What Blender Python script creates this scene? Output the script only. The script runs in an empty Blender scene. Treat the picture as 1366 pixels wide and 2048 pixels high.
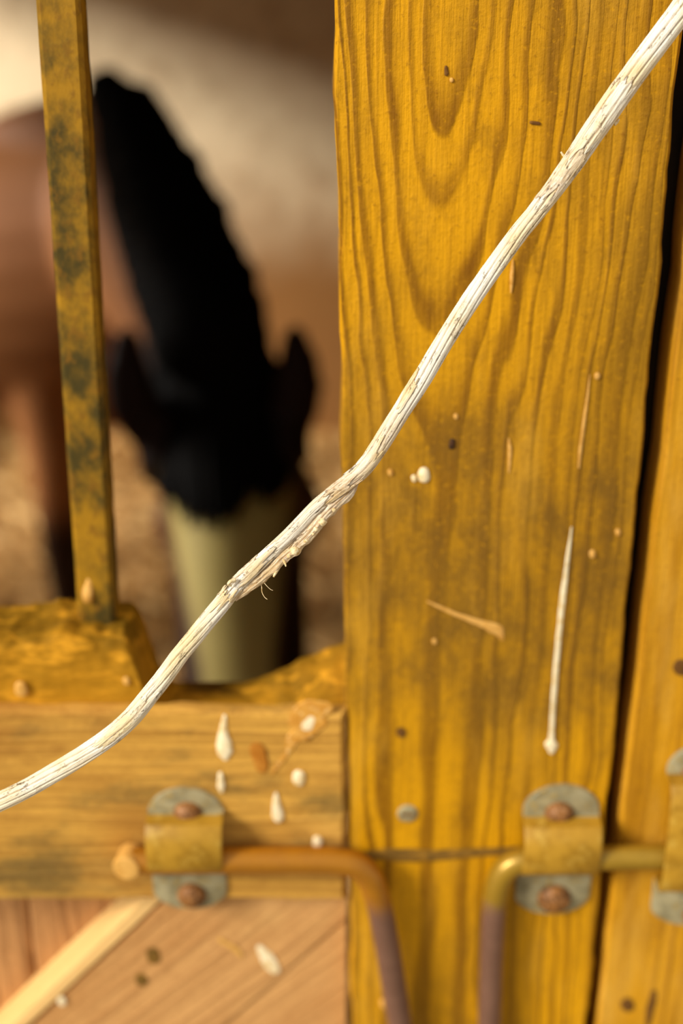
import bpy, math, random
import numpy as np
from mathutils import Vector, Matrix, noise as mnoise

S = bpy.context.scene
COL = S.collection
R = math.radians
random.seed(7)

# ------------------------------------------------------------------ camera
CAM = Vector((0.0, -0.634, 1.70))
PITCH = R(25.0)
FPX = 2048 * 50.0 / 36.0
cd = bpy.data.cameras.new('camera')
cd.sensor_fit = 'VERTICAL'; cd.sensor_height = 36.0; cd.sensor_width = 24.0
cd.lens = 50.0
cd.clip_start = 0.02
cd.dof.use_dof = True
cd.dof.focus_distance = 0.592
cd.dof.aperture_fstop = 3.7
cam = bpy.data.objects.new('camera', cd)
cam.location = CAM
cam.rotation_euler = (math.pi / 2 - PITCH, 0, 0)
COL.objects.link(cam)
S.camera = cam

# ------------------------------------------------------------------ light
w = bpy.data.worlds.new('overcast_sky'); S.world = w
w.use_nodes = True
bg = w.node_tree.nodes['Background']
bg.inputs[0].default_value = (1.0, 0.96, 0.90, 1)
bg.inputs[1].default_value = 0.60

sd = bpy.data.lights.new('hazy_sun', 'SUN')
sd.energy = 4.0; sd.angle = R(22); sd.color = (1.0, 0.95, 0.86)
sun = bpy.data.objects.new('hazy_sun', sd)
sun.rotation_euler = Vector((1.0, 0.66, -0.66)).to_track_quat('-Z', 'Y').to_euler()
sun.location = (-3, -3, 4)
COL.objects.link(sun)

ad = bpy.data.lights.new('window_daylight', 'AREA')
ad.shape = 'RECTANGLE'; ad.size = 1.9; ad.size_y = 0.28
ad.energy = 560; ad.color = (1.0, 0.95, 0.88)
al = bpy.data.objects.new('window_daylight', ad)
al.location = (-4.0, 2.55, 2.51)
al.rotation_euler = Vector((1, 0.05, -0.36)).to_track_quat('-Z', 'Y').to_euler()
COL.objects.link(al)

S.view_settings.view_transform = 'Standard'
S.view_settings.look = 'None'
S.view_settings.exposure = 0.10
S.view_settings.gamma = 1.0
S.view_settings.use_curve_mapping = False

# ------------------------------------------------------------------ pixel rays
UP = Vector((0, math.sin(PITCH), math.cos(PITCH)))
FW = Vector((0, math.cos(PITCH), -math.sin(PITCH)))
def ray(px, py):
    return FW + Vector(((px - 683) / FPX, 0, 0)) + UP * ((1024 - py) / FPX)
def P(px, py, Y=0.0):                       # pixel on the vertical plane y = Y
    d = ray(px, py); return CAM + d * ((Y - CAM.y) / d.y)
def D(px, py, depth):                       # pixel at a depth along the optical axis
    return CAM + ray(px, py) * depth

# ------------------------------------------------------------------ helpers
def lin(c):
    return tuple(((v / 255) / 12.92 if v / 255 <= 0.04045 else ((v / 255 + 0.055) / 1.055) ** 2.4) for v in c) + (1,)

def tag(o, label=None, cat=None, group=None, kind=None):
    if label: o['label'] = label
    if cat: o['category'] = cat
    if group: o['group'] = group
    if kind: o['kind'] = kind
    return o

def empty(name, loc):
    o = bpy.data.objects.new(name, None); o.location = loc; o.empty_display_size = 0.05
    COL.objects.link(o); return o

def mk(name, verts, faces, mat, parent=None, origin=None, smooth=True, mats=None, fm=None):
    """verts in world space; origin = own origin (top level) ; children keep their parent's origin"""
    if parent is not None:
        p, off = parent, Vector((0, 0, 0))
        while p is not None:
            off += p.location; p = p.parent
    else:
        off = Vector(origin) if origin is not None else Vector((0, 0, 0))
    me = bpy.data.meshes.new(name)
    me.from_pydata([tuple(Vector(v) - off) for v in verts], [], faces)
    for m in (mats or [mat]): me.materials.append(m)
    if fm: me.polygons.foreach_set('material_index', fm)
    if smooth: me.polygons.foreach_set('use_smooth', [True] * len(me.polygons))
    me.update()
    o = bpy.data.objects.new(name, me); COL.objects.link(o)
    if parent is not None: o.parent = parent
    else: o.location = off
    return o

def autosmooth(o, deg=35):
    me = o.data
    me.update()
    try:
        me.set_sharp_from_angle(angle=R(deg))
    except Exception:
        pass
    return o

class MB:
    def __init__(s): s.v = []; s.f = []; s.m = []
    def add(s, v, f, mi=0):
        b = len(s.v); s.v += [Vector(x) for x in v]; s.f += [[i + b for i in q] for q in f]; s.m += [mi] * len(f)
    def build(s, name, mat, parent=None, origin=None, smooth=True, mats=None, sharp=None):
        o = mk(name, s.v, s.f, mat, parent, origin, smooth, mats, s.m if mats else None)
        if sharp: autosmooth(o, sharp)
        return o

def box_geo(a, b):
    (x0, y0, z0), (x1, y1, z1) = a, b
    v = [(x0,y0,z0),(x1,y0,z0),(x1,y1,z0),(x0,y1,z0),(x0,y0,z1),(x1,y0,z1),(x1,y1,z1),(x0,y1,z1)]
    f = [(0,3,2,1),(4,5,6,7),(0,1,5,4),(1,2,6,5),(2,3,7,6),(3,0,4,7)]
    return v, f

def catmull(pts, n):
    """pts: list of tuples; n samples per segment"""
    a = np.array(pts, float); out = []
    for i in range(len(a) - 1):
        p0 = a[max(i-1,0)]; p1 = a[i]; p2 = a[i+1]; p3 = a[min(i+2,len(a)-1)]
        for k in range(n):
            t = k / n
            out.append(0.5*((2*p1)+(-p0+p2)*t+(2*p0-5*p1+4*p2-p3)*t*t+(-p0+3*p1-3*p2+p3)*t**3))
    out.append(a[-1]); return np.array(out)

def tube_geo(path, rad, seg=12, up=(0,0,1), ell=None, section=None, caps=True):
    """path list of Vector, rad list (ra) ; ell list (rb) along up ; section(theta,i)->scale"""
    pts = [Vector(p) for p in path]; n = len(pts); v = []; f = []
    upv = Vector(up)
    prev = None
    for i in range(n):
        t = (pts[min(i+1,n-1)] - pts[max(i-1,0)]).normalized()
        b = upv - t * upv.dot(t)
        if b.length < 1e-4: b = prev if prev else Vector((1,0,0)) - t * t.x
        b.normalize(); prev = b
        a = t.cross(b).normalized()
        ra = rad[i]; rb = ell[i] if ell else ra
        for k in range(seg):
            th = 2*math.pi*k/seg
            s = section(th, i) if section else 1
            v.append(pts[i] + a*(math.cos(th)*ra*s) + b*(math.sin(th)*rb*s))
    for i in range(n-1):
        for k in range(seg):
            k2 = (k+1) % seg
            f.append((i*seg+k, i*seg+k2, (i+1)*seg+k2, (i+1)*seg+k))
    if caps:
        f.append(tuple(reversed(range(seg)))); f.append(tuple(range((n-1)*seg, n*seg)))
    return v, f

def nz(p, s, o=0.0):
    return mnoise.noise(Vector((p[0]*s+o, p[1]*s+o*1.7, p[2]*s-o)))

# ------------------------------------------------------------------ materials
class NT:
    def __init__(s, name):
        s.mat = bpy.data.materials.new(name); s.mat.use_nodes = True
        s.t = s.mat.node_tree; s.bsdf = s.t.nodes['Principled BSDF']
    def n(s, typ, **kw):
        x = s.t.nodes.new(typ)
        for k, v in kw.items(): setattr(x, k, v)
        return x
    def link(s, a, b): s.t.links.new(a, b)
    def val(s, sock, v):
        if hasattr(v, 'is_linked') or isinstance(v, bpy.types.NodeSocket): s.link(v, sock)
        else: sock.default_value = v
    def math(s, op, a, b=None, c=None, clamp=False):
        x = s.n('ShaderNodeMath', operation=op); x.use_clamp = clamp
        s.val(x.inputs[0], a)
        if b is not None: s.val(x.inputs[1], b)
        if c is not None: s.val(x.inputs[2], c)
        return x.outputs[0]
    def mapr(s, v, a, b, c=0.0, d=1.0, smooth=True):
        x = s.n('ShaderNodeMapRange'); x.interpolation_type = 'SMOOTHSTEP' if smooth else 'LINEAR'
        s.val(x.inputs[0], v)
        for i, q in enumerate((a, b, c, d)): x.inputs[i+1].default_value = q
        return x.outputs[0]
    def noise(s, vec, scale, detail=3.0, rough=0.55):
        x = s.n('ShaderNodeTexNoise'); s.link(vec, x.inputs['Vector'])
        x.inputs['Scale'].default_value = scale; x.inputs['Detail'].default_value = detail; x.inputs['Roughness'].default_value = rough
        return x.outputs['Fac']
    def mix(s, fac, a, b, blend='MIX'):
        x = s.n('ShaderNodeMix'); x.data_type = 'RGBA'; x.blend_type = blend
        s.val(x.inputs[0], fac)
        s.val(x.inputs[6], a); s.val(x.inputs[7], b)
        return x.outputs[2]
    def mapping(s, vec, loc=(0,0,0), rot=(0,0,0), scale=(1,1,1)):
        x = s.n('ShaderNodeMapping'); s.link(vec, x.inputs[0])
        x.inputs[1].default_value = loc; x.inputs[2].default_value = rot; x.inputs[3].default_value = scale
        return x.outputs[0]
    def obj(s): return s.n('ShaderNodeTexCoord').outputs['Object']
    def bump(s, h, strength, dist):
        x = s.n('ShaderNodeBump'); s.link(h, x.inputs['Height'])
        x.inputs['Strength'].default_value = strength; x.inputs['Distance'].default_value = dist
        s.link(x.outputs[0], s.bsdf.inputs['Normal'])
    def finish(s, color, rough=0.7, spec=0.3, metal=0.0):
        s.val(s.bsdf.inputs['Base Color'], color); s.val(s.bsdf.inputs['Roughness'], rough)
        s.bsdf.inputs['Specular IOR Level'].default_value = spec; s.bsdf.inputs['Metallic'].default_value = metal
        return s.mat

def wood(name, light, dark, weather, wamt=0.5, pith=(0.03, 0.0), dist=0.03, slope=0.08, ring=0.0075,
         rot=0.0, loc=(0,0,0), contrast=0.75, fibre=0.25, warp=0.006, wscale=9.0, rough=0.62, greys=None, pale=None, cathedral=None, gz=0.3, band=None):
    """board seen from -Y; grain runs along local Z (after rot about Y). cathedral=(z_top, z_bottom, d_top, d_bottom)"""
    m = NT(name)
    co = m.obj()
    co = m.mapping(co, loc=loc, rot=(0, rot, 0))
    sep = m.n('ShaderNodeSeparateXYZ'); m.link(co, sep.inputs[0])
    lowv = m.mapping(co, scale=(1.0, 1.0, 0.22))
    n1 = m.noise(lowv, 22.0, 2.0); n2 = m.noise(lowv, 75.0, 2.0)
    wx = m.math('MULTIPLY_ADD', m.math('SUBTRACT', n1, 0.5), warp*6, m.math('MULTIPLY', m.math('SUBTRACT', n2, 0.5), warp*1.6))
    u = m.math('ADD', m.math('SUBTRACT', sep.outputs[0], pith[0]), wx)
    if cathedral:
        z1, z0, d1_, d0_ = cathedral
        d = m.math('ADD', m.mapr(sep.outputs[2], z0, z1, d0_, d1_), sep.outputs[1])
    else:
        d = m.math('ADD', m.math('MULTIPLY_ADD', m.math('SUBTRACT', sep.outputs[2], pith[1]), -slope, dist), sep.outputs[1])
    r = m.math('SQRT', m.math('ADD', m.math('MULTIPLY', u, u), m.math('MULTIPLY', d, d)))
    rn = m.n('ShaderNodeTexNoise'); rn.noise_dimensions = '1D'; m.link(r, rn.inputs['W'])
    rn.inputs['Scale'].default_value = 0.55/ring; rn.inputs['Detail'].default_value = 2.0
    rk = m.n('ShaderNodeTexNoise'); rk.noise_dimensions = '1D'; m.link(m.math('ADD', r, 3.3), rk.inputs['W'])
    rk.inputs['Scale'].default_value = 0.9/ring; rk.inputs['Detail'].default_value = 0.0
    ph = m.math('FRACT', m.math('ADD', m.math('DIVIDE', r, ring), m.math('MULTIPLY', rn.outputs['Fac'], 1.6)))
    late = m.math('MULTIPLY', m.mapr(ph, 0.35, 0.80), m.mapr(ph, 0.88, 1.0, 1.0, 0.0))
    late = m.math('MULTIPLY', late, m.mapr(rk.outputs['Fac'], 0.3, 0.65, 0.55, 1.0))
    fv = m.mapping(co, scale=(1.0, 1.0, 0.035))
    fib = m.noise(fv, 420.0, 4.0, 0.7)
    fib2 = m.noise(m.mapping(co, scale=(1, 1, 0.08)), 130.0, 3.0, 0.6)
    blot = m.noise(m.mapping(co, loc=(3.1, 0, 1.7), scale=(1, 1, 0.45)), wscale, 5.0, 0.65)
    blot2 = m.noise(m.mapping(co, loc=(0.7, 0, 5.7), scale=(1, 1, 0.6)), wscale*4.5, 5.0, 0.7)
    fine = m.noise(co, 330.0, 3.0, 0.65)
    lf = m.math('MULTIPLY', m.math('MULTIPLY', late, contrast), m.mapr(fib2, 0.2, 0.7, 0.5, 1.0))
    c = m.mix(lf, light, dark)
    c = m.mix(m.math('MULTIPLY', m.mapr(fib, 0.38, 0.72), fibre), c, m.mix(0.75, c, dark))
    c = m.mix(m.math('MULTIPLY', m.mapr(blot, 0.40, 0.66), wamt), c, weather)
    c = m.mix(m.math('MULTIPLY', m.mapr(blot2, 0.50, 0.74), wamt*0.7), c, m.mix(0.4, weather, dark))
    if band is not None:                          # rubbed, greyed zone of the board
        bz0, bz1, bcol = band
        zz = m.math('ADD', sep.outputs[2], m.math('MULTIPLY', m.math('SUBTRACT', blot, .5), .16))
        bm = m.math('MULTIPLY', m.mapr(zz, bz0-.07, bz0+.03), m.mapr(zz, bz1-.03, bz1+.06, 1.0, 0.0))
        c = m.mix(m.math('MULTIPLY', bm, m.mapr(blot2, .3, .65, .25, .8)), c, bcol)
    if pale is not None:
        g = m.noise(m.mapping(co, loc=(2.2, 0, -3.4), scale=(1, 1, gz)), wscale*1.4, 5.0, 0.65)
        c = m.mix(m.math('MULTIPLY', m.mapr(g, 0.52, 0.70), 0.7), c, pale)
    if greys is not None:
        g = m.noise(m.mapping(co, loc=(-1.2, 0, 4.4), scale=(1, 1, gz)), wscale*1.7, 5.0, 0.65)
        c = m.mix(m.math('MULTIPLY', m.mapr(g, 0.50, 0.66), 0.8), c, greys)
    c = m.mix(m.math('MULTIPLY', m.mapr(fine, 0.56, 0.75), 0.5), c, dark)
    c = m.mix(m.math('MULTIPLY', m.mapr(fine, 0.44, 0.30), 0.35), c, light)
    h = m.math('ADD', m.math('MULTIPLY', late, 0.35), m.math('ADD', m.math('MULTIPLY', fib, 0.7), m.math('MULTIPLY', fine, 0.5)))
    m.bump(h, 0.55, 0.0016)
    return m.finish(c, m.mapr(blot, 0.3, 0.7, rough-0.08, rough+0.12), 0.2)

def speckle(name, c1, c2, scale=60.0, lo=0.42, hi=0.62, c3=None, s3=200.0, rough=0.6, spec=0.35, metal=0.0, stretch=(1,1,1), bump=0.3, bd=0.001):
    m = NT(name); co = m.mapping(m.obj(), scale=stretch)
    a = m.noise(co, scale, 5.0, 0.65)
    c = m.mix(m.mapr(a, lo, hi), c1, c2)
    b = m.noise(co, s3, 4.0, 0.6)
    if c3 is not None: c = m.mix(m.math('MULTIPLY', m.mapr(b, 0.52, 0.68), 0.8), c, c3)
    m.bump(m.math('ADD', a, m.math('MULTIPLY', b, 0.6)), bump, bd)
    return m.finish(c, rough, spec, metal)

M = {}
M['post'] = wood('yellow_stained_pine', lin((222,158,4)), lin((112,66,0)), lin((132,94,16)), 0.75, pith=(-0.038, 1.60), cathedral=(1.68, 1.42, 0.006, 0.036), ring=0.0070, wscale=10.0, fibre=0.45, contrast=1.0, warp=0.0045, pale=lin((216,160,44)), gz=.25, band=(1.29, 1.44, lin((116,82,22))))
M['plank_right'] = wood('yellow_stained_pine_plank', lin((214,152,20)), lin((136,82,4)), lin((156,106,24)), 0.6, pith=(-0.09, 0.0), dist=0.03, slope=0.01, ring=0.0065, wscale=9.0, fibre=0.5, warp=0.003, pale=lin((218,166,66)), gz=.25)
M['rail_board'] = wood('weathered_rail_pine', lin((218,164,70)), lin((140,90,28)), lin((156,104,38)), 0.7, pith=(-0.06, 0.1), dist=0.04, slope=0.02, ring=0.0075, rot=R(90), wscale=12.0, fibre=0.6, contrast=0.5, warp=0.003, greys=lin((106,86,44)), pale=lin((228,176,84)), gz=.45)
M['rail_top'] = speckle('chewed_mossy_rail', lin((184,128,22)), lin((122,86,8)), 30.0, 0.36, 0.66, lin((222,156,36)), 130.0, 0.8, 0.15, stretch=(0.35,1,1), bump=0.6, bd=0.003)
M['brace'] = wood('brown_brace_pine', lin((218,164,100)), lin((158,106,56)), lin((184,128,70)), 0.65, pith=(0.0, 0.0), dist=0.06, slope=0.02, ring=0.010, rot=R(-47), wscale=12.0, fibre=0.6, contrast=0.4, warp=.003, pale=lin((226,176,108)))
M['brace_edge'] = wood('lit_brace_edge', lin((240,196,126)), lin((222,170,96)), lin((228,176,100)), 0.3, dist=0.06, ring=0.012, rot=R(-47), contrast=0.3)
M['lower_plank'] = wood('brown_lower_plank', lin((202,148,92)), lin((122,78,40)), lin((150,104,60)), 0.5, pith=(-0.02, -0.1), dist=0.03, slope=0.12, ring=0.011, wscale=12.0, contrast=0.8, fibre=0.4)
M['gap_dark'] = wood('gap_shade_wood', lin((52,36,14)), lin((24,15,5)), lin((40,28,12)), 0.5)
M['bar'] = speckle('yellowed_rusty_bar', lin((164,118,10)), lin((66,54,8)), 34.0, 0.36, 0.62, lin((126,86,8)), 170.0, 0.62, 0.3, stretch=(1,1,0.7), bump=0.5)
M['galv'] = speckle('dull_galvanised_steel', lin((172,160,122)), lin((136,126,92)), 90.0, 0.4, 0.65, lin((172,142,70)), 260.0, 0.55, 0.45, metal=0.15)
M['hump'] = speckle('yellow_lichened_steel', lin((184,138,36)), lin((150,108,16)), 55.0, 0.38, 0.66, lin((196,156,60)), 120.0, 0.5, 0.4)
M['rod'] = speckle('orange_rusty_rod', lin((190,126,22)), lin((152,98,14)), 80.0, 0.4, 0.62, lin((196,132,40)), 240.0, 0.45, 0.45)
M['handle'] = speckle('worn_brown_steel', lin((160,118,92)), lin((128,90,62)), 110.0, 0.4, 0.62, lin((140,92,44)), 300.0, 0.36, 0.55, metal=0.2)
M['rod_pale'] = speckle('yellow_green_rod', lin((168,132,34)), lin((128,98,14)), 90.0, 0.4, 0.62, lin((196,160,70)), 260.0, 0.45, 0.45)
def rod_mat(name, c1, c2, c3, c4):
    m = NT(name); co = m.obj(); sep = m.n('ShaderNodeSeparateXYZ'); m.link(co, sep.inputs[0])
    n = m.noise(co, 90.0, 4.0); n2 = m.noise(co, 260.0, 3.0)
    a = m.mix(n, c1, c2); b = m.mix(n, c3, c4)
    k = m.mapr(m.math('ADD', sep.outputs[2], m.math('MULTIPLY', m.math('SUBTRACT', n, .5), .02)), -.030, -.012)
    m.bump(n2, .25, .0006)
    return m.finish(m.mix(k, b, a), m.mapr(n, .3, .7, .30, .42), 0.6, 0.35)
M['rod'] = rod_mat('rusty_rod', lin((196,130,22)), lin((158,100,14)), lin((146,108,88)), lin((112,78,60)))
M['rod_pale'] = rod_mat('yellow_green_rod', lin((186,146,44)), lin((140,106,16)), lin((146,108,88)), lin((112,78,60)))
M['screw'] = speckle('rusty_screw', lin((150,98,44)), lin((92,56,20)), 220.0, 0.4, 0.62, lin((186,136,90)), 400.0, 0.55, 0.35)
M['paint'] = speckle('cream_paint_drip', lin((250,232,190)), lin((226,190,120)), 220.0, 0.45, 0.7, rough=0.5)
M['paint_tan'] = speckle('tan_drip', lin((222,168,84)), lin((200,140,52)), 220.0, 0.45, 0.7, rough=0.6)
M['olive'] = speckle('mottled_olive', lin((112,80,22)), lin((150,106,26)), 120.0, 0.4, 0.65, rough=0.8)
M['splash'] = speckle('tan_splash', lin((220,160,66)), lin((200,136,44)), 160.0, 0.4, 0.65, lin((240,200,130)), 300.0, rough=0.7)
M['knot'] = speckle('dark_knot', lin((100,62,14)), lin((130,86,24)), 300.0, 0.45, 0.7, rough=0.7)
M['hole'] = speckle('dark_hole', lin((52,28,5)), lin((84,48,8)), 300.0, 0.45, 0.7, rough=0.7)
M['knot_orange'] = speckle('orange_knot', lin((176,108,20)), lin((196,132,44)), 200.0, 0.45, 0.7, rough=0.7)

# ------------------------------------------------------------------ boards
def board(name, corners, Y0, thick, mat, parent=None, origin=None, nu=8, nv=60, ch=0.002, wob=0.0012, seed=0.0, face=0.0003, mats=None, edge_slot=None):
    """corners: world (x,z) top-left, top-right, bottom-right, bottom-left; real thickness towards +Y"""
    tl, tr, br, bl = [np.array(c, float) for c in corners]
    us = [0.0] + list(np.linspace(0, 1, nu+1)) + [1.0]
    vs = [0.0] + list(np.linspace(0, 1, nv+1)) + [1.0]
    V = []; F = []
    nU, nV = len(us), len(vs)
    wid = np.linalg.norm(tr-tl); hei = np.linalg.norm(bl-tl)
    for j, t in enumerate(vs):
        for i, s in enumerate(us):
            rim = (i in (0, nU-1)) or (j in (0, nV-1))
            ss = s; tt = t
            if not rim:
                e = ch*0.8/wid; ss = min(max(s, e), 1-e)
                e = ch*0.8/hei; tt = min(max(t, e), 1-e)
            q = (tl*(1-ss)+tr*ss)*(1-tt)+(bl*(1-ss)+br*ss)*tt
            x, z = q
            ew = abs(ss-0.5)*2
            x += wob*(nz((0 if s<.5 else 5, seed, z), 24)+0.5*nz((0 if s<.5 else 5, seed, z), 90)) * ew**4
            et = abs(tt-0.5)*2
            z += wob*(nz((x, seed, 3 if t<.5 else 9), 24)+0.5*nz((x, seed, 3 if t<.5 else 9), 90)) * et**8
            y = Y0 + (ch if rim else face*nz((x*3, seed, z), 12))
            V.append((x, y, z))
    for j in range(nV-1):
        for i in range(nU-1):
            a = j*nU+i
            F.append((a, a+nU, a+nU+1, a+1))
    loop = [i for i in range(nU)] + [j*nU+nU-1 for j in range(1, nV)] + [(nV-1)*nU+i for i in range(nU-2, -1, -1)] + [j*nU for j in range(nV-2, 0, -1)]
    b = len(V)
    for k in loop: V.append((V[k][0], Y0+thick, V[k][2]))
    n = len(loop); nf = len(F)
    for k in range(n):
        k2 = (k+1) % n
        F.append((loop[k], loop[k2], b+k2, b+k))
    F.append(tuple(b+k for k in range(n)))
    fm = None
    if mats and edge_slot is not None: fm = [0]*nf + [edge_slot]*(len(F)-nf)
    o = mk(name, V, F, mat, parent, origin, True, mats, fm)
    return autosmooth(o, 40)

def xz(px, py, Y=0.0):
    p = P(px, py, Y); return (p.x, p.z)
def ext(a, b, z):                            # point of the line a-b (x,z) at height z
    t = (z-a[1])/(b[1]-a[1]); return (a[0]+(b[0]-a[0])*t, z)

def drip(parent, pts, mat, Y=0.0, flat=0.45, seg=16, name='paint_drip', n=5, lift=.0005):
    """pts: (px, py, radius px) on the plane y=Y; ends are rounded off, outline uneven"""
    if len(pts) == 1:
        x, y, r = pts[0]; pts = [(x-.05*r, y-.25*r, r*.94), (x+.05*r, y+.25*r, r*.94)]
    c = [tuple(q) for q in catmull([(p[0], p[1], p[2]) for p in pts], n)]
    def cap(p, q):
        dx, dy = p[0]-q[0], p[1]-q[1]; L = math.hypot(dx, dy) or 1
        return [(p[0]+dx/L*p[2]*math.sin(a), p[1]+dy/L*p[2]*math.sin(a), max(p[2]*math.cos(a), .15)) for a in (R(30), R(55), R(75), R(89))]
    c = list(reversed(cap(c[0], c[1]))) + c + cap(c[-1], c[-2])
    path = [P(x, y, Y-lift) for x, y, r in c]
    k = [(p-CAM).length/FPX for p in path]
    rad = [max(r, .3)*q for (x, y, r), q in zip(c, k)]
    def sec(th, i): 
        p = path[i]; return 1+.30*mnoise.noise(Vector((p.x*160+math.cos(th)*1.2, p.z*160, math.sin(th)*1.2+rad[i]*50)))+.12*mnoise.noise(Vector((p.x*500, p.z*500, th)))
    v, f = tube_geo(path, rad, seg, up=(0, 1, 0), ell=[min(r*flat, 0.0012) for r in rad], section=sec)
    return mk(name, v, f, mat, parent)

# ------------------------------------------------------------------ setting: stable box
XL, XR, YB, ZC = -2.15, 1.6, 3.62, 2.55
def wall_mat(name, pale, dirt, zlo, zhi):
    m = NT(name); co = m.obj()
    sep = m.n('ShaderNodeSeparateXYZ'); m.link(co, sep.inputs[0])
    n = m.noise(co, 2.6, 5.0, 0.6); n2 = m.noise(co, 14.0, 4.0, 0.6)
    hgt = m.math('ADD', sep.outputs[2], m.math('MULTIPLY', m.math('SUBTRACT', n, 0.5), 0.5))
    c = m.mix(m.mapr(hgt, zlo, zhi), dirt, pale)
    c = m.mix(m.math('MULTIPLY', m.mapr(n2, 0.5, 0.72), 0.45), c, dirt)
    m.bump(n2, 0.5, 0.01)
    return m.finish(c, 0.85, 0.15)
M['wall'] = wall_mat('limewashed_wall', lin((222,200,162)), lin((136,94,50)), 0.45, 1.0)
M['floor'] = speckle('straw_and_sand_floor', lin((150,112,62)), lin((104,72,36)), 5.0, 0.38, 0.64, lin((170,132,80)), 38.0, 0.9, 0.1, bump=0.6, bd=0.02)
M['ground'] = speckle('concrete_yard', lin((150,140,120)), lin((120,110,92)), 3.0, 0.4, 0.6, rough=0.9)
M['ceil'] = wood('dark_roof_boards', lin((92,66,34)), lin((48,32,14)), lin((64,46,22)), 0.5, rot=R(90), ring=0.02, dist=0.1)

def struct(name, geos, mat, label=None, origin=(0,0,0), smooth=False):
    mb = MB()
    for g in geos: mb.add(*g)
    o = mb.build(name, mat, None, origin, smooth)
    return tag(o, label, None, None, 'structure')

def bxg(x0,x1,y0,y1,z0,z1): return box_geo((x0,y0,z0),(x1,y1,z1))
struct('floor', [bxg(XL-.15, XR+.15, -0.02, YB+.15, -0.2, 0.0)], M['floor'], 'brown straw-strewn floor of the horse box')
struct('ground', [bxg(-6, 6, -8, -0.02, -0.25, -0.03)], M['ground'], 'pale concrete yard in front of the stable door')
struct('wall_back', [bxg(XL-.15, XR+.15, YB, YB+.15, 0, ZC)], M['wall'], 'limewashed back wall, dirty brown towards the floor')
WY0, WY1, WZ0, WZ1 = 1.6, 3.4, 0.95, 1.84
struct('wall_left', [bxg(XL-.15, XL, 0.05, WY0, 0, ZC), bxg(XL-.15, XL, WY1, YB, 0, ZC), bxg(XL-.15, XL, WY0, WY1, 0, WZ0), bxg(XL-.15, XL, WY0, WY1, WZ1, ZC)], M['wall'], 'limewashed side wall with the window opening')
struct('wall_right', [bxg(XR, XR+.15, 0.05, YB, 0, ZC)], M['ceil'], 'unseen partition without an opening, boarded dark to cut bounced light')  # unseen wall, its boards made dark to cut bounced light
struct('ceiling', [bxg(XL-.15, XR+.15, 0.0, YB+.15, ZC, ZC+.1)], M['ceil'], 'dark boarded ceiling of the horse box')
struct('wall_front_left', [bxg(XL-.15, -0.92, 0.0, 0.05, 0, ZC)], M['plank_right'], 'yellow boarded stable front beside the chewed half door')
struct('wall_front_right', [bxg(0.62, XR+.15, 0.0, 0.05, 0, ZC)], M['plank_right'], 'yellow boarded stable front beside the door beyond the gap')
struct('trim_1', [bxg(-0.92, 0.62, 0.0, 0.05, 2.151, ZC)], M['plank_right'], 'yellow lintel board over the stable doors')

# loose straw: nobody could count it
sv = []; sf = []
for i in range(4200):
    x = random.uniform(-1.5, 1.2); y = random.uniform(0.15, 3.5); a = random.uniform(0, math.pi); L = random.uniform(.06, .16); wd = random.uniform(.002, .004)
    z0 = random.uniform(.003, .03); z1 = random.uniform(.003, .04)
    dx, dy = math.cos(a)*L/2, math.sin(a)*L/2; nx_, ny_ = -math.sin(a)*wd, math.cos(a)*wd
    b = len(sv)
    sv += [(x-dx-nx_, y-dy-ny_, z0), (x-dx+nx_, y-dy+ny_, z0), (x-dx, y-dy, z0+wd*2), (x+dx-nx_, y+dy-ny_, z1), (x+dx+nx_, y+dy+ny_, z1), (x+dx, y+dy, z1+wd*2)]
    sf += [(b, b+1, b+4, b+3), (b+1, b+2, b+5, b+4), (b+2, b, b+3, b+5)]
M['straw'] = speckle('straw', lin((206,170,110)), lin((160,118,62)), 12.0, 0.4, 0.6, rough=0.8)
tag(mk('loose_straw', sv, sf, M['straw'], origin=(0, 0, 0), smooth=False), 'loose pale straw scattered over the stable floor', 'straw', kind='stuff')

# ------------------------------------------------------------------ middle post
ptl, ptr = xz(667, 0), xz(1372, 0); pbl, pbr = xz(705, 2048), xz(1174, 2048)
ZT, ZB = 2.15, 0.0
post_c = [ext(ptl, pbl, ZT), ext(ptr, pbr, ZT), ext(ptr, pbr, ZB), ext(ptl, pbl, ZB)]
O_post = Vector(((pbl[0]+pbr[0])/2, 0, 1.2))
post_root = tag(empty('door_post', (0.5*(post_c[2][0]+post_c[3][0]), 0, 0)), 'wide yellow pine door post between the two bolts, drip-marked and grainy', 'post')
o = board('post_board', post_c, 0.0, 0.042, M['post'], post_root, nu=14, nv=260, ch=0.002, wob=0.0016, seed=1.3)
# grain is defined about the pixel frame: shift of object origin handled by mapping in material
drip(post_root, [(1143,1055,1.5),(1130,1160,5),(1118,1270,5),(1108,1390,5),(1103,1470,5),(1102,1488,12),(1103,1502,6)], M['paint'], flat=.35)
drip(post_root, [(1180,750,1),(1172,820,3),(1162,890,3.5),(1158,935,2)], M['paint_tan'])
drip(post_root, [(848,950,13)], M['paint']); drip(post_root, [(828,957,6)], M['paint'])
drip(post_root, [(855,1203,2),(910,1228,5),(960,1246,7),(992,1258,12),(1004,1276,5)], M['paint_tan'], flat=.15)
drip(post_root, [(1018,878,1.5),(1020,905,4),(1018,945,1.5)], M['paint_tan'])
drip(post_root, [(1026,520,1.5),(1024,552,4),(1022,585,1.5)], M['paint_tan'])
for q in ((1185,1108,7),(1236,1065,6),(781,945,6),(912,700+133,5),(1195,752,6),(869,1283,5),(770,2008,9),(903,160,4)):
    drip(post_root, [q], M['paint_tan'])
drip(post_root, [(905,882,5),(903,893,6)], M['hole'], name='knot'); drip(post_root, [(1062,245,3),(1078,247,3)], M['knot'], name='knot')
drip(post_root, [(892,134,3),(893,148,4)], M['knot'], name='knot')
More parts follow.
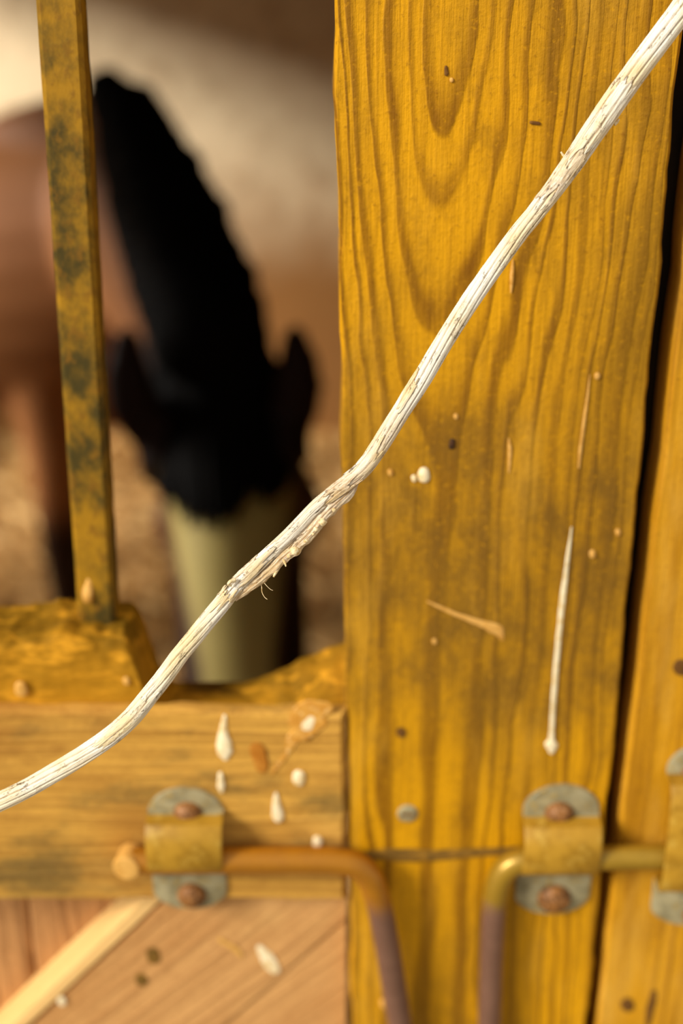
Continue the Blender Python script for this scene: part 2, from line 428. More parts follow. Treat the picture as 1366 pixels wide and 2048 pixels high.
drip(post_root, [(802,1465,9)], M['knot'], name='knot', flat=.05)
# old screw sunk in the post
c0 = P(815, 1628, -0.0008)
v, f = tube_geo([c0+Vector((0,.004,0)), c0+Vector((0,0,0)), c0+Vector((0,-.0006,0))], [.0056, .0056, .004], 16, up=(0,0,1))
scr = mk('screw', v, f, M['galv'], post_root)
v, f = box_geo(c0+Vector((-.0035,-.0009,-.0008)), c0+Vector((.0035,.0005,.0008)))
mk('slot', v, f, M['knot'], scr, smooth=False)
# dark olive line across the post behind the bolt handles
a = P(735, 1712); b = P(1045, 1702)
drip(post_root, [(722,1710,8),(790,1710,15),(860,1711,13),(940,1706,11),(1040,1702,9)], M['olive'], flat=.03, name='olive_mark')
# dark strip added behind the gap, its shade put into the colour
g = P(1250, 1400)
stp = [(g.x-.03, ZT), (g.x+.075, ZT), (g.x+.045, ZB), (g.x-.055, ZB)]
board('gap_backing', stp, 0.0425, 0.03, M['gap_dark'], post_root, nu=2, nv=8, wob=0)

# ------------------------------------------------------------------ right door (beyond the gap)
rl_t, rl_b = xz(1432, 0), xz(1195, 2048)
d2 = tag(empty('door_2', (rl_b[0]+.1, 0, 0)), 'yellow boarded door beyond the dark gap', None, None, 'structure')
e_t, e_b = ext(rl_t, rl_b, ZT), ext(rl_t, rl_b, 0.05)
xs = [0, .125, .25, .375]
for i in range(3):
    tl = (e_t[0]+xs[i]*(1 if i else 0)+ (0 if i==0 else .002), ZT); bl = (e_b[0]+xs[i]+(.002 if i else 0), 0.05)
    tr = (e_t[0]+xs[i+1], ZT); br = (e_b[0]+xs[i+1], 0.05)
    pl = board('plank', [tl, tr, br, bl], 0.0, 0.03, M['plank_right'], d2, nu=6, nv=120, wob=0.0014, seed=4+i)
    if i == 0: first_plank = pl
drip(first_plank, [(1255,2010,12)], M['knot'], name='knot', flat=.1)
drip(first_plank, [(1308,1985,5),(1300,2020,7),(1296,2050,4)], M['knot'], name='knot', flat=.1)
drip(first_plank, [(1362,1335,14)], M['knot'], name='knot', flat=.1)

# ------------------------------------------------------------------ left half door
XD = -0.86
d1 = tag(empty('door_1', (-0.4, 0, 0.05)), 'weathered lower half door with chewed top rail and diagonal boarding', None, None, 'structure')
Yb = -0.003
# rail board (front)
z_top = xz(150, 1398, Yb)[1]; z_bot = xz(400, 1806, Yb)[1]
xr_t = xz(691, 1425, Yb)[0]; xr_b = xz(697, 1806, Yb)[0]
zr = xz(690, 1424, Yb)[1]
rb = board('rail_board', [(XD, z_top), (xr_t, zr), (xr_b, z_bot+.001), (XD, z_bot)], Yb, 0.0068, M['rail_board'], d1, nu=90, nv=16, ch=0.0035, wob=0.0022, seed=9.1)
# chewed top rail: lofted along x with a profile read from the photograph
prof = [(-2600,1216),(0,1216),(150,1206),(240,1206),(268,1212),(285,1240),(300,1290),(322,1345),(350,1372),(400,1378),(480,1372),(540,1356),(590,1332),(640,1302),(692,1290)]
YR0, YR1 = 0.004, 0.046
V = []; F = []
xsR = list(np.linspace(XD, xz(0,1300,.02)[0], 30)) + list(np.linspace(xz(0,1300,.02)[0], xz(691,1300,.02)[0], 90))[1:]
pw = [(xz(px, py, YR1-.006)) for px, py in prof]
px_ = [q[0] for q in pw]; pz_ = [q[1] for q in pw]
z_base = z_top - 0.02
sec = []
nS = 26
for x in xsR:
    zt = float(np.interp(x, px_, pz_))
    ring = []
    front_drop = float(np.interp(x, [xz(240,1300,.02)[0], xz(345,1300,.02)[0], xz(480,1300,.02)[0], xz(600,1300,.02)[0], xz(690,1300,.02)[0]], [0.004, 0.010, 0.010, 0.018, 0.022]))
    # front bottom -> front top -> back top -> back bottom
    pts = [(YR0, z_base)]
    for k in range(9): pts.append((YR0, z_base + (zt-front_drop-z_base)*(k+1)/10))
    for k in range(5):
        a = k/4*math.pi/2; pts.append((YR0+.008*(1-math.cos(a)), zt-front_drop+ .006*math.sin(a)-.002))
    for k in range(1, 6): 
        t = k/6; pts.append((YR0+.008+(YR1-YR0-.012)*t, zt-front_drop+.004 + (front_drop-.004)*t))
    for k in range(4):
        a = k/3*math.pi/2; pts.append((YR1-.004+.004*math.sin(a), zt-.004+.004*math.cos(a)))
    pts.append((YR1, z_base))
    for (y, z) in pts:
        k = 1.0 if z > z_base+.004 else 0
        top = min(max((z-z_base)/max(zt-z_base, .01), 0), 1)
        am = .0012 + .0035*top*top
        nn = nz((x, y, z), 45, 2) + .6*nz((x, y, z), 110, 5) + .35*nz((x, y, z), 260, 7)
        ring.append((x, y - k*am*nn*.6, z + k*am*nn))
    sec.append(ring)
m_ = len(sec[0])
for rg in sec: V += rg
for i in range(len(sec)-1):
    for k in range(m_):
        k2 = (k+1) % m_
        F.append((i*m_+k, i*m_+k2, (i+1)*m_+k2, (i+1)*m_+k))
F.append(tuple(range(m_))); F.append(tuple(reversed(range((len(sec)-1)*m_, len(sec)*m_))))
top_rail = mk('top_rail', V, F, M['rail_top'], d1)
# drips and marks on the rail board
for pts, mt in (([(449,1432,3),(447,1465,9),(449,1500,16),(451,1514,7)], 'paint'), ([(552,1588,3),(553,1612,9),(556,1634,11)], 'paint'),
                ([(598,1556,13)], 'paint'), ([(441,1548,4),(442,1570,7),(443,1582,4)], 'paint'), ([(635,1683,10)], 'paint'), ([(42,1378,13)], 'paint_tan'), ([(253,1362,7)], 'paint_tan')):
    drip(rb, pts, M[mt], Y=Yb if pts[0][1] > 1400 else YR0-.0015)
drip(rb, [(650,1418,16),(622,1424,28),(600,1440,24)], M['splash'], Y=Yb, flat=.03)
drip(rb, [(640,1446,14),(610,1462,22),(588,1476,14),(580,1494,8)], M['splash'], Y=Yb, flat=.03)
drip(rb, [(578,1500,4),(562,1524,4),(545,1545,3)], M['splash'], Y=Yb, flat=.05)
drip(rb, [(622,1438,10),(614,1452,12)], M['paint'], Y=Yb, flat=.1)
drip(rb, [(515,1500,15),(524,1534,12)], M['knot_orange'], Y=Yb, flat=.06, name='knot')
# diagonal brace board below, its edge painted as lit, and the upright planks behind
Yc = 0.008
zb0 = 0.10
A = xz(318, 1812, Yc); B = xz(66, 2048, Yc)
sl = (A[0]-B[0])/(A[1]-B[1])
zc1 = z_bot + 0.02
def dg(off, z, far=None): return (B[0]+off+(z-B[1])*sl, z)
xr = xr_b
edge_w = 0.0155
# squared edge strip of the brace, light on it painted as a paler tone
board('brace_edge', [dg(-edge_w, zc1), dg(0, zc1), dg(0, 0.62), dg(-edge_w, 0.62)], Yc-.001, 0.03, M['brace_edge'], d1, nu=2, nv=60, ch=.004, seed=11)
for i in range(9):                               # diagonal planks between the edge strip and the post
    o0, o1 = 0.0006+i*.115, (i+1)*.115-.0006
    V = []; 
    tl, tr, br, bl = dg(o0, zc1), dg(o1, zc1), dg(o1, 0.06), dg(o0, 0.06)
    # clip against the post edge
    def clipx(poly, xm):
        out = []
        for k in range(len(poly)):
            p, q = poly[k], poly[(k+1) % len(poly)]
            if p[0] <= xm: out.append(p)
            if (p[0]-xm)*(q[0]-xm) < 0:
                t = (xm-p[0])/(q[0]-p[0]); out.append((xm, p[1]+(q[1]-p[1])*t))
        return out
    poly = clipx([tl, tr, br, bl], xr-.0015)
    if len(poly) < 3: continue
    n = len(poly); mbv = [(x, Yc+.0015*(i==1), z) for x, z in poly]+[(x, Yc+.028, z) for x, z in poly]
    ff = [tuple(reversed(range(n))), tuple(range(n, 2*n))]+[(k, (k+1) % n, n+(k+1) % n, n+k) for k in range(n)]
    pk = mk('plank', mbv, ff, M['brace'], d1, smooth=False)
    if i == 0: br0 = pk
for i in range(6):
    x1 = xz(300, 1900, .03)[0] - i*.092 + .02; x0 = x1-.0905
    board('plank', [(x0, zc1), (x1, zc1), (x1, 0.05), (x0, 0.05)], 0.031+.001*(i%2), 0.02, M['lower_plank'], d1, nu=4, nv=40, seed=20+i)
drip(br0, [(520,1895,6),(535,1918,14),(548,1938,11)], M['paint'], Y=Yc, flat=.1)
drip(br0, [(440,1880,5),(470,1898,6),(482,1912,4)], M['paint_tan'], Y=Yc, flat=.1)
drip(br0, [(124,2002,8)], M['paint'], Y=Yc-.001, flat=.2)
drip(br0, [(306,1912,14)], M['olive'], Y=Yc, flat=.04, name='knot')
drip(br0, [(282,1960,11)], M['olive'], Y=Yc, flat=.04, name='knot')

# ------------------------------------------------------------------ iron bar above the half door
Ybar = 0.030
bt, bb = xz(123, 0, Ybar), xz(197, 1200, Ybar)
bt2 = ext(bt, bb, 2.15); bb2 = ext(bt, bb, bb[1]-.012)
hw = 0.0098
mb = MB(); V = []; F = []
nseg = 120; prof_b = []
c = .0022
for (sx, sy) in ((-1,-1),(1,-1),(1,1),(-1,1)):
    if sx*sy > 0: prof_b += [(sx*hw, sy*(hw-c)), (sx*(hw-c), sy*hw)] if sx>0 else [(sx*hw, sy*(hw-c)), (sx*(hw-c), sy*hw)]
    else: prof_b += [(sx*(hw-c), sy*hw), (sx*hw, sy*(hw-c))]
for i in range(nseg+1):
    t = i/nseg; x = bt2[0]+(bb2[0]-bt2[0])*t; z = bt2[1]+(bb2[1]-bt2[1])*t
    for (ax, ay) in prof_b:
        d_ = .0005*nz((ax*20, ay*20, z), 60)
        V.append((x+ax*(1+d_*60), Ybar+ay, z))
for i in range(nseg):
    for k in range(8):
        k2 = (k+1) % 8; F.append((i*8+k2, i*8+k, (i+1)*8+k, (i+1)*8+k2))
F += [tuple(range(8)), tuple(reversed(range(nseg*8, nseg*8+8)))]
bar = autosmooth(mk('window_bar', V, F, M['bar'], origin=(bb2[0], Ybar, bb2[1])), 30)
tag(bar, 'mottled yellow-green square bar standing upright on the chewed rail', 'bar')
v, f = tube_geo([P(176,1205,.018), P(175,1185,.0195), P(178,1163,.021), P(176,1156,.021)], [.0025,.003,.002,.0006], 8, up=(0,1,0), ell=[.0012]*4)
mk('loose_flake', v, f, M['paint_tan'], bar)

# ------------------------------------------------------------------ bolts
def bracket(parent, xc, wpx, yt, h0, h1, yb, Yf, name='bracket', proj=0.019, skew=0.0):
    """strap bracket: grey rounded tabs, a squared hump around the rod. arguments in pixels at its place on the door face"""
    th = 0.0022
    zt = xz(xc, yt, Yf-th)[1]; zb_ = xz(xc, yb, Yf-th)[1]
    zh0 = xz(xc, h0, Yf-proj)[1]; zh1 = xz(xc, h1, Yf-proj)[1]
    wl, wr = xz(xc-wpx/2, (h0+h1)/2, Yf-.01)[0], xz(xc+wpx/2, (h0+h1)/2, Yf-.01)[0]
    xm = (wl+wr)/2; hw = (wr-wl)/2
    path = []                                   # (y, z, half width, slot)
    L0 = hw*0.80
    zjt = zh0+.0015; zjb = zh1-.001
    nT = 10
    for k in range(nT+1):                       # top tab, rounded
        a = k/nT*math.pi/2
        path.append((Yf-th, zt - L0*(1-math.cos(a)), max(hw*math.sin(a), .0004), 0))
    path.append((Yf-th, zjt+.0005, hw, 0))
    path.append((Yf-th-.002, zjt, hw, 0))
    for k in range(9):                          # hump
        t = k/8; yy = Yf - (proj-.003) - .003*math.sin(t*math.pi)**.5
        if k == 0: path.append((Yf-proj+.006, zh0+.001, hw, 1))
        path.append((yy, zh0-.002+(zh1-zh0+.004)*t, hw, 1))
    path.append((Yf-proj+.006, zh1-.001, hw, 1))
    path.append((Yf-th-.002, zjb, hw, 1)); path.append((Yf-th, zjb-.0005, hw, 0))
    L1 = min(hw*0.62, abs(zjb-zb_)*.75)
    for k in range(nT+1):
        a = math.pi/2*(1-k/nT)
        path.append((Yf-th, zb_ + L1*(1-math.cos(a)), max(hw*math.sin(a), .0004), 0))
    n = len(path); mb = MB(); V = []; F = []; fm = []
    for i, (y, z, h, s) in enumerate(path):
        p0 = path[max(i-1,0)]; p1 = path[min(i+1,n-1)]
        t = Vector((0, p1[0]-p0[0], p1[1]-p0[1])); t.normalize()
        nrm = Vector((0, -t.z, t.y))
        if nrm.y > 0: nrm = -nrm
        if abs(nrm.y) < .15: nrm = Vector((0, nrm.y, nrm.z))
        for k, xx in enumerate((-1, -.93, 0, .93, 1)):
            e = .0007 if abs(xx) == 1 else 0
            V.append((xm+xx*h+skew*(z-zb_), y+e, z))
        for xx in (-1, 0, 1):
            q = Vector((0, y, z)) - nrm*th
            V.append((xm+xx*h*.99+skew*(z-zb_), q.y, q.z))
    for i in range(n-1):
        a = i*8; b = a+8; s = max(path[i][3], path[i+1][3])
        for k in range(4): F.append((a+k, b+k, b+k+1, a+k+1)); fm.append(s)
        F.append((a+5, a+6, b+6, b+5)); F.append((a+6, a+7, b+7, b+6)); fm += [s, s]
        F.append((a, a+5, b+5, b)); F.append((a+4, b+4, b+7, a+7)); fm += [s, s]
    F.append((0,1,2,3,4,7,6,5)); F.append(tuple(reversed([(n-1)*8+k for k in (0,1,2,3,4,7,6,5)]))); fm += [0, 0]
    o = mk(name, V, F, None, parent, None, True, [M['galv'], M['hump']], fm)
    return autosmooth(o, 35)

def screw_head(parent, px, py, Yf, r=.0082, h=.006, slot=True):
    c = P(px, py, Yf); v = []; path = []; rad = []
    for k in range(6):
        a = k/5*math.pi/2; path.append(c+Vector((0, -.0005-h*math.sin(a), 0))); rad.append(max(r*math.cos(a), .0004))
    path.insert(0, c+Vector((0, .002, 0))); rad.insert(0, r)
    v, f = tube_geo(path, rad, 18, up=(0, 0, 1))
    o = mk('screw', v, f, M['screw'], parent)
    return o

def rodobj(parent, pts, r, mat, Y, name='rod', n=8, round_end=True, seg=16):
    """pts px: (px,py[,Y]) ; constant radius tube"""
    c = catmull([tuple(P(q[0], q[1], q[2] if len(q) > 2 else Y)) for q in pts], n)
    path = [Vector(p) for p in c]; rad = [r]*len(path)
    a = path[0]-(path[1]-path[0]).normalized()*r*.35; b = path[-1]+(path[-1]-path[-2]).normalized()*r*.35
    path = [a]+path+[b]; rad = [r*.7]+rad+[r*.7]
    v, f = tube_geo(path, rad, seg, up=(0, 1, 0.15))
    return autosmooth(mk(name, v, f, mat, parent), 50)

Yf1 = Yb
c = P(370, 1720, Yf1)
sb1 = tag(empty('slide_bolt', (c.x, Yf1, c.z)), 'rusty slide bolt across the weathered rail, its end bent out as a stub', 'bolt', 'slide bolts on the stable door')
bracket(sb1, 372, 150, 1578, 1668, 1758, 1818, Yf1)
screw_head(sb1, 376, 1628, Yf1-.002); screw_head(sb1, 384, 1789, Yf1-.002)
yr = Yf1-.0095
z1 = 1720
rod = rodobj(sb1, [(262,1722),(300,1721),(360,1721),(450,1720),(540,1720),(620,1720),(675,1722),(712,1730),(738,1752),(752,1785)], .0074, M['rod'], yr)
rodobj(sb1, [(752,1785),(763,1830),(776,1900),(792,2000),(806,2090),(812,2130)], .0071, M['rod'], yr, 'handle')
# stub: end of the rod bent towards the viewer
p0 = P(262, 1722, yr); 
v, f = tube_geo([p0+Vector((0,.006,0)), p0+Vector((-.001,-.003,0)), p0+Vector((-.002,-.0062,.0)), p0+Vector((-.0022,-.0074,0))], [.0074,.0076,.0076,.0066], 20, up=(0,0,1))
autosmooth(mk('stub', v, f, M['paint_tan'], sb1), 40)

c = P(1118, 1720, 0)
sb2 = tag(empty('slide_bolt', (c.x, 0, c.z)), 'slide bolt spanning the dark gap from the wide post, with a brown hanging handle', 'bolt', 'slide bolts on the stable door')
bracket(sb2, 1115, 152, 1572, 1672, 1762, 1828, 0.0, skew=.02)
screw_head(sb2, 1118, 1628, -.002); screw_head(sb2, 1108, 1796, -.002, r=.0095)
yr2 = -.0095
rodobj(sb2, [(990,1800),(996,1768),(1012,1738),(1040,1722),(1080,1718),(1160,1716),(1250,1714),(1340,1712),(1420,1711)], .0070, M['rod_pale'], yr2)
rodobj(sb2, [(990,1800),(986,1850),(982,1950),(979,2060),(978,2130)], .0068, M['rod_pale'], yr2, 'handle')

c = P(1400, 1720, 0)
bk = tag(empty('bolt_keeper', (c.x, 0, c.z)), 'tall strap keeper on the door beyond the gap, receiving the bolt', 'keeper')
bracket(bk, 1403, 158, 1488, 1588, 1796, 1850, 0.0, proj=.020)
screw_head(bk, 1385, 1556, -.002); screw_head(bk, 1395, 1830, -.002)

# ------------------------------------------------------------------ cord
def cord_mat():
    m = NT('cracked_white_cord')
    uv = m.n('ShaderNodeUVMap').outputs[0]        # u = metres along, v = angle 0..1
    n1 = m.noise(m.mapping(uv, scale=(70, 4.0, 1)), 1.0, 5.0, 0.7)
    n2 = m.noise(m.mapping(uv, scale=(420, 26, 1)), 1.0, 4.0, 0.65)
    n3 = m.noise(m.mapping(uv, loc=(7,3,0), scale=(26, 1.2, 1)), 1.0, 3.0, 0.6)
    lon = m.noise(m.mapping(uv, loc=(1,8,0), scale=(34, 34, 1)), 1.0, 4.0, 0.7)      # long streaks
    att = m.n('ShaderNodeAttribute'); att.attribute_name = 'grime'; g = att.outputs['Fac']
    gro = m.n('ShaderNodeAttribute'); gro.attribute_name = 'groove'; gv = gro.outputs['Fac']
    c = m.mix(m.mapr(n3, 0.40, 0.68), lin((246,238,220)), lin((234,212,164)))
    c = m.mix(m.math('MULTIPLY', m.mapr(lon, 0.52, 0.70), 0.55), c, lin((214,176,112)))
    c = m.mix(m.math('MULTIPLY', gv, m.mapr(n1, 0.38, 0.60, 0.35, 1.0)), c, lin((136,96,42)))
    vor = m.n('ShaderNodeTexVoronoi'); vor.feature = 'DISTANCE_TO_EDGE'
    wv = m.n('ShaderNodeVectorMath', operation='ADD')
    cx = m.n('ShaderNodeCombineXYZ'); m.link(m.math('MULTIPLY', n2, 1.0), cx.inputs[0]); m.link(m.math('MULTIPLY', n1, 1.8), cx.inputs[1])
    m.link(m.mapping(uv, scale=(55, 11, 1)), wv.inputs[0]); m.link(cx.outputs[0], wv.inputs[1])
    m.link(wv.outputs[0], vor.inputs['Vector']); vor.inputs['Scale'].default_value = 1.0
    crack = m.math('MULTIPLY', m.mapr(vor.outputs['Distance'], 0.0, 0.05, 1.0, 0.0), m.math('MULTIPLY', m.mapr(n1, 0.50, 0.60), m.mapr(n2, 0.35, 0.5)))
    spots = m.math('MULTIPLY', m.mapr(n2, 0.60, 0.70), m.mapr(n1, 0.48, 0.62))
    c = m.mix(m.math('MULTIPLY', g, m.mapr(n2, 0.3, 0.62, 0.15, 0.85)), c, lin((190,142,74)))
    c = m.mix(m.math('MULTIPLY', spots, 0.8), c, lin((150,104,46)))
    c = m.mix(m.math('MULTIPLY', crack, 0.85), c, lin((84,54,18)))
    h = m.math('SUBTRACT', m.math('ADD', m.math('MULTIPLY', n2, .5), m.math('MULTIPLY', lon, .6)), m.math('MULTIPLY', crack, 0.9))
    m.bump(h, 0.6, 0.0011)
    return m.finish(c, 0.62, 0.25)
M['cord'] = cord_mat()
M['fibre'] = speckle('pale_fibre', lin((240,222,178)), lin((206,172,112)), 600.0, rough=0.7)

def ribbon(name, pts, parent, ribs=9, ribamp=.10, seg=72, n=14, flat=.8, tw=lambda t: 0.0, grime=lambda t: 0.0, arc=None, ragged=0.0, rough=0.03, seed=0.0, jag=0.0, lump=0.0, mat=None):
    """pts: (px, py, width px, depth m). Ribbed flattened cord. arc=(a0,a1): open sheath of real thickness over that angle range, ragged ends"""
    c = catmull(pts, n)
    path = [D(x, y, d) for x, y, wd, d in c]; half = [wd/2*d/FPX for x, y, wd, d in c]
    N = len(path); V = []; F = []; UV = []; G = []; GV = []
    cum = [0]
    for i in range(1, N): cum.append(cum[-1]+(path[i]-path[i-1]).length)
    tot = cum[-1]
    closed = arc is None
    ths = [2*math.pi*k/seg for k in range(seg+1)] if closed else [arc[0]+(arc[1]-arc[0])*k/seg for k in range(seg+1)]
    K = len(ths)
    rings = []
    layers = (0,) if closed else (0, 1)
    for ly in layers:
        for i in range(N):
            t = (path[min(i+1,N-1)]-path[max(i-1,0)]).normalized()
            b = -FW - t*(-FW).dot(t); b.normalize()       # towards the viewer side
            a = t.cross(b).normalized()
            tt = cum[i]/tot
            for k, th in enumerate(ths):
                ii = i
                th2 = th
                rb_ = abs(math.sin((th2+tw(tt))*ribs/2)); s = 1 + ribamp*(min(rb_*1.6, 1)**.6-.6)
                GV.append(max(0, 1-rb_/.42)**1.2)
                q = (math.cos(th)*3, math.sin(th)*3+seed, cum[i]*60)
                s += rough*(nz(q, 1.0)+.6*nz(q, 2.7)+.4*nz(q, 6.0)) + lump*max(0, nz((seed+math.cos(th), math.sin(th), cum[i]*260), 1.0))
                if ly == 1: s -= .16
                off = Vector((0,0,0))
                if not closed and ragged > 0:
                    for first in (True, False):
                        dist = cum[i] if first else tot-cum[i]
                        wgt = max(0, 1-dist/(tot*.45))
                        off += t*(ragged*wgt*(1 if first else -1)*(0.2+nz((th*1.1, seed, 5*first), 1.0)+.7*nz((th*3.1, seed, 5*first+2), 1.0)+.35*nz((th*9, seed, 5*first+4), 1.0)))
                if not closed and jag > 0 and k in (0, K-1):
                    s += jag*nz((cum[i]*300, seed, k), 1.0)
                V.append(path[i]+off+a*(math.cos(th)*half[i]*s)+b*(math.sin(th)*half[i]*flat*s))
                UV.append((cum[i]+seed, th/(2*math.pi))); G.append(grime(tt))
    for ly in layers:
        o = ly*N*K
        for i in range(N-1):
            for k in range(K-1):
                q = (o+i*K+k, o+i*K+k+1, o+(i+1)*K+k+1, o+(i+1)*K+k)
                F.append(q if ly == 0 else tuple(reversed(q)))
    if closed:
        F.append(tuple(reversed(range(K-1)))); F.append(tuple(range((N-1)*K, N*K-1)))
    else:
        o = N*K
        for i in range(N-1):
            F.append((i*K, (i+1)*K, o+(i+1)*K, o+i*K)); F.append((i*K+K-1, o+i*K+K-1, o+(i+1)*K+K-1, (i+1)*K+K-1))
        for k in range(K-1):
            F.append((k, o+k, o+k+1, k+1)); e = (N-1)*K; F.append((e+k, e+k+1, o+e+k+1, o+e+k))
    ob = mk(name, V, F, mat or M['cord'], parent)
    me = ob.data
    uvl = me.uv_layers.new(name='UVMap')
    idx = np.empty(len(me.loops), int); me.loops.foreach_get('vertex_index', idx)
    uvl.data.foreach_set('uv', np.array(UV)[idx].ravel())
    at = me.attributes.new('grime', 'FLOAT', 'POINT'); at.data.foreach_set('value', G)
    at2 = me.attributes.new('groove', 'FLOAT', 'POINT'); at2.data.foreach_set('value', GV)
    return ob

dF = 0.588
def dep(px): return float(np.interp(px, [-700, -200, 0, 500, 1366, 1700], [0.66, 0.625, 0.608, 0.592, 0.580, 0.545]))
centre = [(1640,-330,44),(1500,-170,46),(1420,-62,46),(1360,24,46),(1290,118,46),(1227,205,46),(1172,285,42),(1138,335,40),(1109,376,37),(1074,422,35),(1035,470,35),(972,556,36),(922,630,36),(878,700,36),(840,764,36),(800,826,35),(760,890,34),(728,936,32)]
mid = [(728,936,32),(700,962,28),(672,982,27),(640,1006,26),(616,1030,26),(590,1058,27),(566,1082,27),(538,1108,27),(510,1134,28),(488,1155,29),(468,1176,30),(446,1204,33)]
low = [(446,1204,33),(418,1238,33),(389,1274,33),(358,1312,33),(328,1354,34),(298,1392,35),(266,1431,36),(238,1458,36),(205,1484,36),(154,1518,36),(102,1549,36),(51,1578,36),(0,1603,36),(-60,1630,36),(-160,1664,36),(-300,1700,36)]
allp = [(x, y, wd, dep(x)) for x, y, wd in centre+mid[1:]+low[1:]]
c0 = D(440, 1200, .592)
cord = tag(empty('cord', (c0.x, c0.y, c0.z)), 'weathered white cord with a frayed splice slung diagonally before the door', 'cord')
Lt = len(allp)
def gr(t):
    g = 0
    if t < .30: g = .45*max(0, 1-abs(t-.215)/.05)
    g = max(g, .75*max(0, 1-abs(t-.245)/.03))
    g = max(g, .7*max(0, 1-abs(t-.52)/.075))
    return g
# run the cord on to the boards it is tied to on both sides
tail_r = D(1640,-330,dep(1640)); tail_l = D(-300,1700,dep(-300))
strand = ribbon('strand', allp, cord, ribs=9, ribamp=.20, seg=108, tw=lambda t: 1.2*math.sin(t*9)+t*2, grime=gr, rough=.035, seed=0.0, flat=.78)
# second strand of the splice, lumpy, tapering out at both ends
sec2 = [(716,958,9),(698,984,20),(678,1002,23),(658,1020,24),(638,1042,26),(620,1064,26),(601,1083,25),(586,1099,25),(567,1114,22),(543,1138,20),(519,1160,18),(495,1178,15),(470,1200,7)]
ribbon('splice_strand', [(x, y, wd, dep(x)+.001) for x, y, wd in sec2], cord, ribs=4, ribamp=.10, grime=lambda t: .75, rough=.14, lump=.45, seed=4.2, flat=.8)
# sheath pieces peeled over the strand
def sheath(pts, arc, seed, grow=1.12, gr_=0.35, rag=.0085, **k):
    return ribbon('sheath', [(x, y, wd*grow, dep(x)-.0003) for x, y, wd in pts], cord, ribs=7, ribamp=.06, seg=36, arc=arc, ragged=rag, seed=seed, grime=lambda t: gr_, rough=.06, jag=.10, **k)
sheath([(466,1178,30),(452,1195,31),(441,1209,30)], (R(10), R(175)), 1.1, 1.14, .2)
sheath([(540,1106,27),(510,1134,27),(486,1156,28),(468,1170,26)], (R(5), R(150)), 2.3, 1.16, .35)
sheath([(760,890,34),(738,922,33),(718,944,31),(700,958,28)], (R(20), R(170)), 3.7, 1.10, .3)
sheath([(712,952,30),(690,970,30),(668,986,29),(655,996,27)], (R(-10), R(160)), 5.1, 1.14, .7)
sheath([(652,998,26),(622,1024,26),(596,1052,26),(570,1078,26),(548,1098,26)], (R(20), R(165)), 6.9, 1.08, .15)
sheath([(1250,172,46),(1210,230,45),(1172,285,42),(1150,318,40)], (R(60), R(185)), 8.3, 1.06, .1)
sheath([(1226,206,45),(1190,258,43),(1160,302,40)], (R(-20), R(62)), 9.4, 1.08, .25)
sheath([(1150,318,40),(1125,354,38),(1100,388,36),(1086,404,34)], (R(-15), R(140)), 10.6, 1.08, .55)
sheath([(846,752,36),(826,784,36),(806,816,35)], (R(5), R(90)), 12.2, 1.05, .3)
sheath([(300,1390,35),(260,1436,36),(226,1466,36),(190,1494,36)], (R(55), R(150)), 13.2, 1.03, .0)
# torn curls and fibres at the splice
def wire(name, pts, r, mat, n=8):
    c = catmull(pts, n); path = [D(x, y, d) for x, y, d in c]; N = len(path)
    rad = [r*(1-.6*i/(N-1)) for i in range(N)]
    v, f = tube_geo(path, rad, 6, up=tuple(-FW)); return mk(name, v, f, mat, cord)
wire('fibre', [(518,1162,.593),(523,1172,.593),(524,1184,.592),(529,1194,.591),(535,1199,.590)], .00022, M['fibre'])
wire('fibre', [(524,1160,.593),(532,1170,.592),(540,1178,.592),(546,1181,.591)], .00016, M['fibre'])
wire('fibre', [(694,1002,.592),(706,992,.592),(714,978,.591)], .00018, M['fibre'])
for pts, r in (([(566,1118,.591),(570,1126,.590),(572,1133,.590)], .0007), ([(556,1136,.592),(551,1146,.591),(547,1154,.591)], .0009), ([(470,1160,.589),(461,1163,.588),(457,1168,.588),(463,1172,.589)], .0010),
               ([(1136,318,.585),(1128,312,.585),(1122,304,.584)], .0009), ([(1228,248,.585),(1234,244,.585),(1238,238,.585)], .0010), ([(712,940,.590),(700,943,.589),(690,950,.589)], .0010)):
    wire('torn_shred', pts, r, M['fibre'])
for (x, y, r) in ((645,1044,9),(632,1058,6),(626,1068,4),(612,1082,5),(590,1101,10),(668,1020,5),(578,1112,5)):
    p = D(x, y, dep(x)-.0004); rr = r*.592/FPX
    pth = [p+UP*rr*math.cos(a)*.9 for a in np.linspace(0.05, math.pi-.05, 7)]
    v, f = tube_geo(pth, [max(rr*math.sin(a), rr*.1)*(1+.7*nz(p, 900, a*2)) for a in np.linspace(0.05, math.pi-.05, 7)], 10, up=tuple(-FW), ell=None)
    mk('crumb', v, f, M['fibre'], cord)

# cord runs on beyond the picture and is tied to screw eyes in the woodwork
def eye(name_parent_label, p, yface):
    r = empty('screw_eye', (p.x, yface, p.z))
    tag(r, name_parent_label, 'hook')
    ring = [Vector((p.x, yface-.022+.010*math.cos(a), p.z+.010*math.sin(a))) for a in np.linspace(0, 2*math.pi, 21)]
    v, f = tube_geo(ring, [.0018]*21, 8, up=(1,0,0)); mk('ring', v, f, M['galv'], r)
    v, f = tube_geo([Vector((p.x, yface+.012, p.z)), Vector((p.x, yface-.012, p.z))], [.0022]*2, 8); mk('shank', v, f, M['galv'], r)
pr = Vector((tail_r.x+.05, 0, tail_r.z+.10)); eye('galvanised screw eye holding the upper end of the white cord', pr, 0.0)
plf = Vector((-0.95, 0, tail_l.z-.03)); eye('galvanised screw eye holding the lower end of the white cord', plf, 0.0)
def run(a, b, mid_, r):
    c = catmull([tuple(a), tuple(mid_), tuple(b)], 12)
    v, f = tube_geo([Vector(q) for q in c], [r]*len(c), 14); mk('cord_end', v, f, M['fibre'], cord)
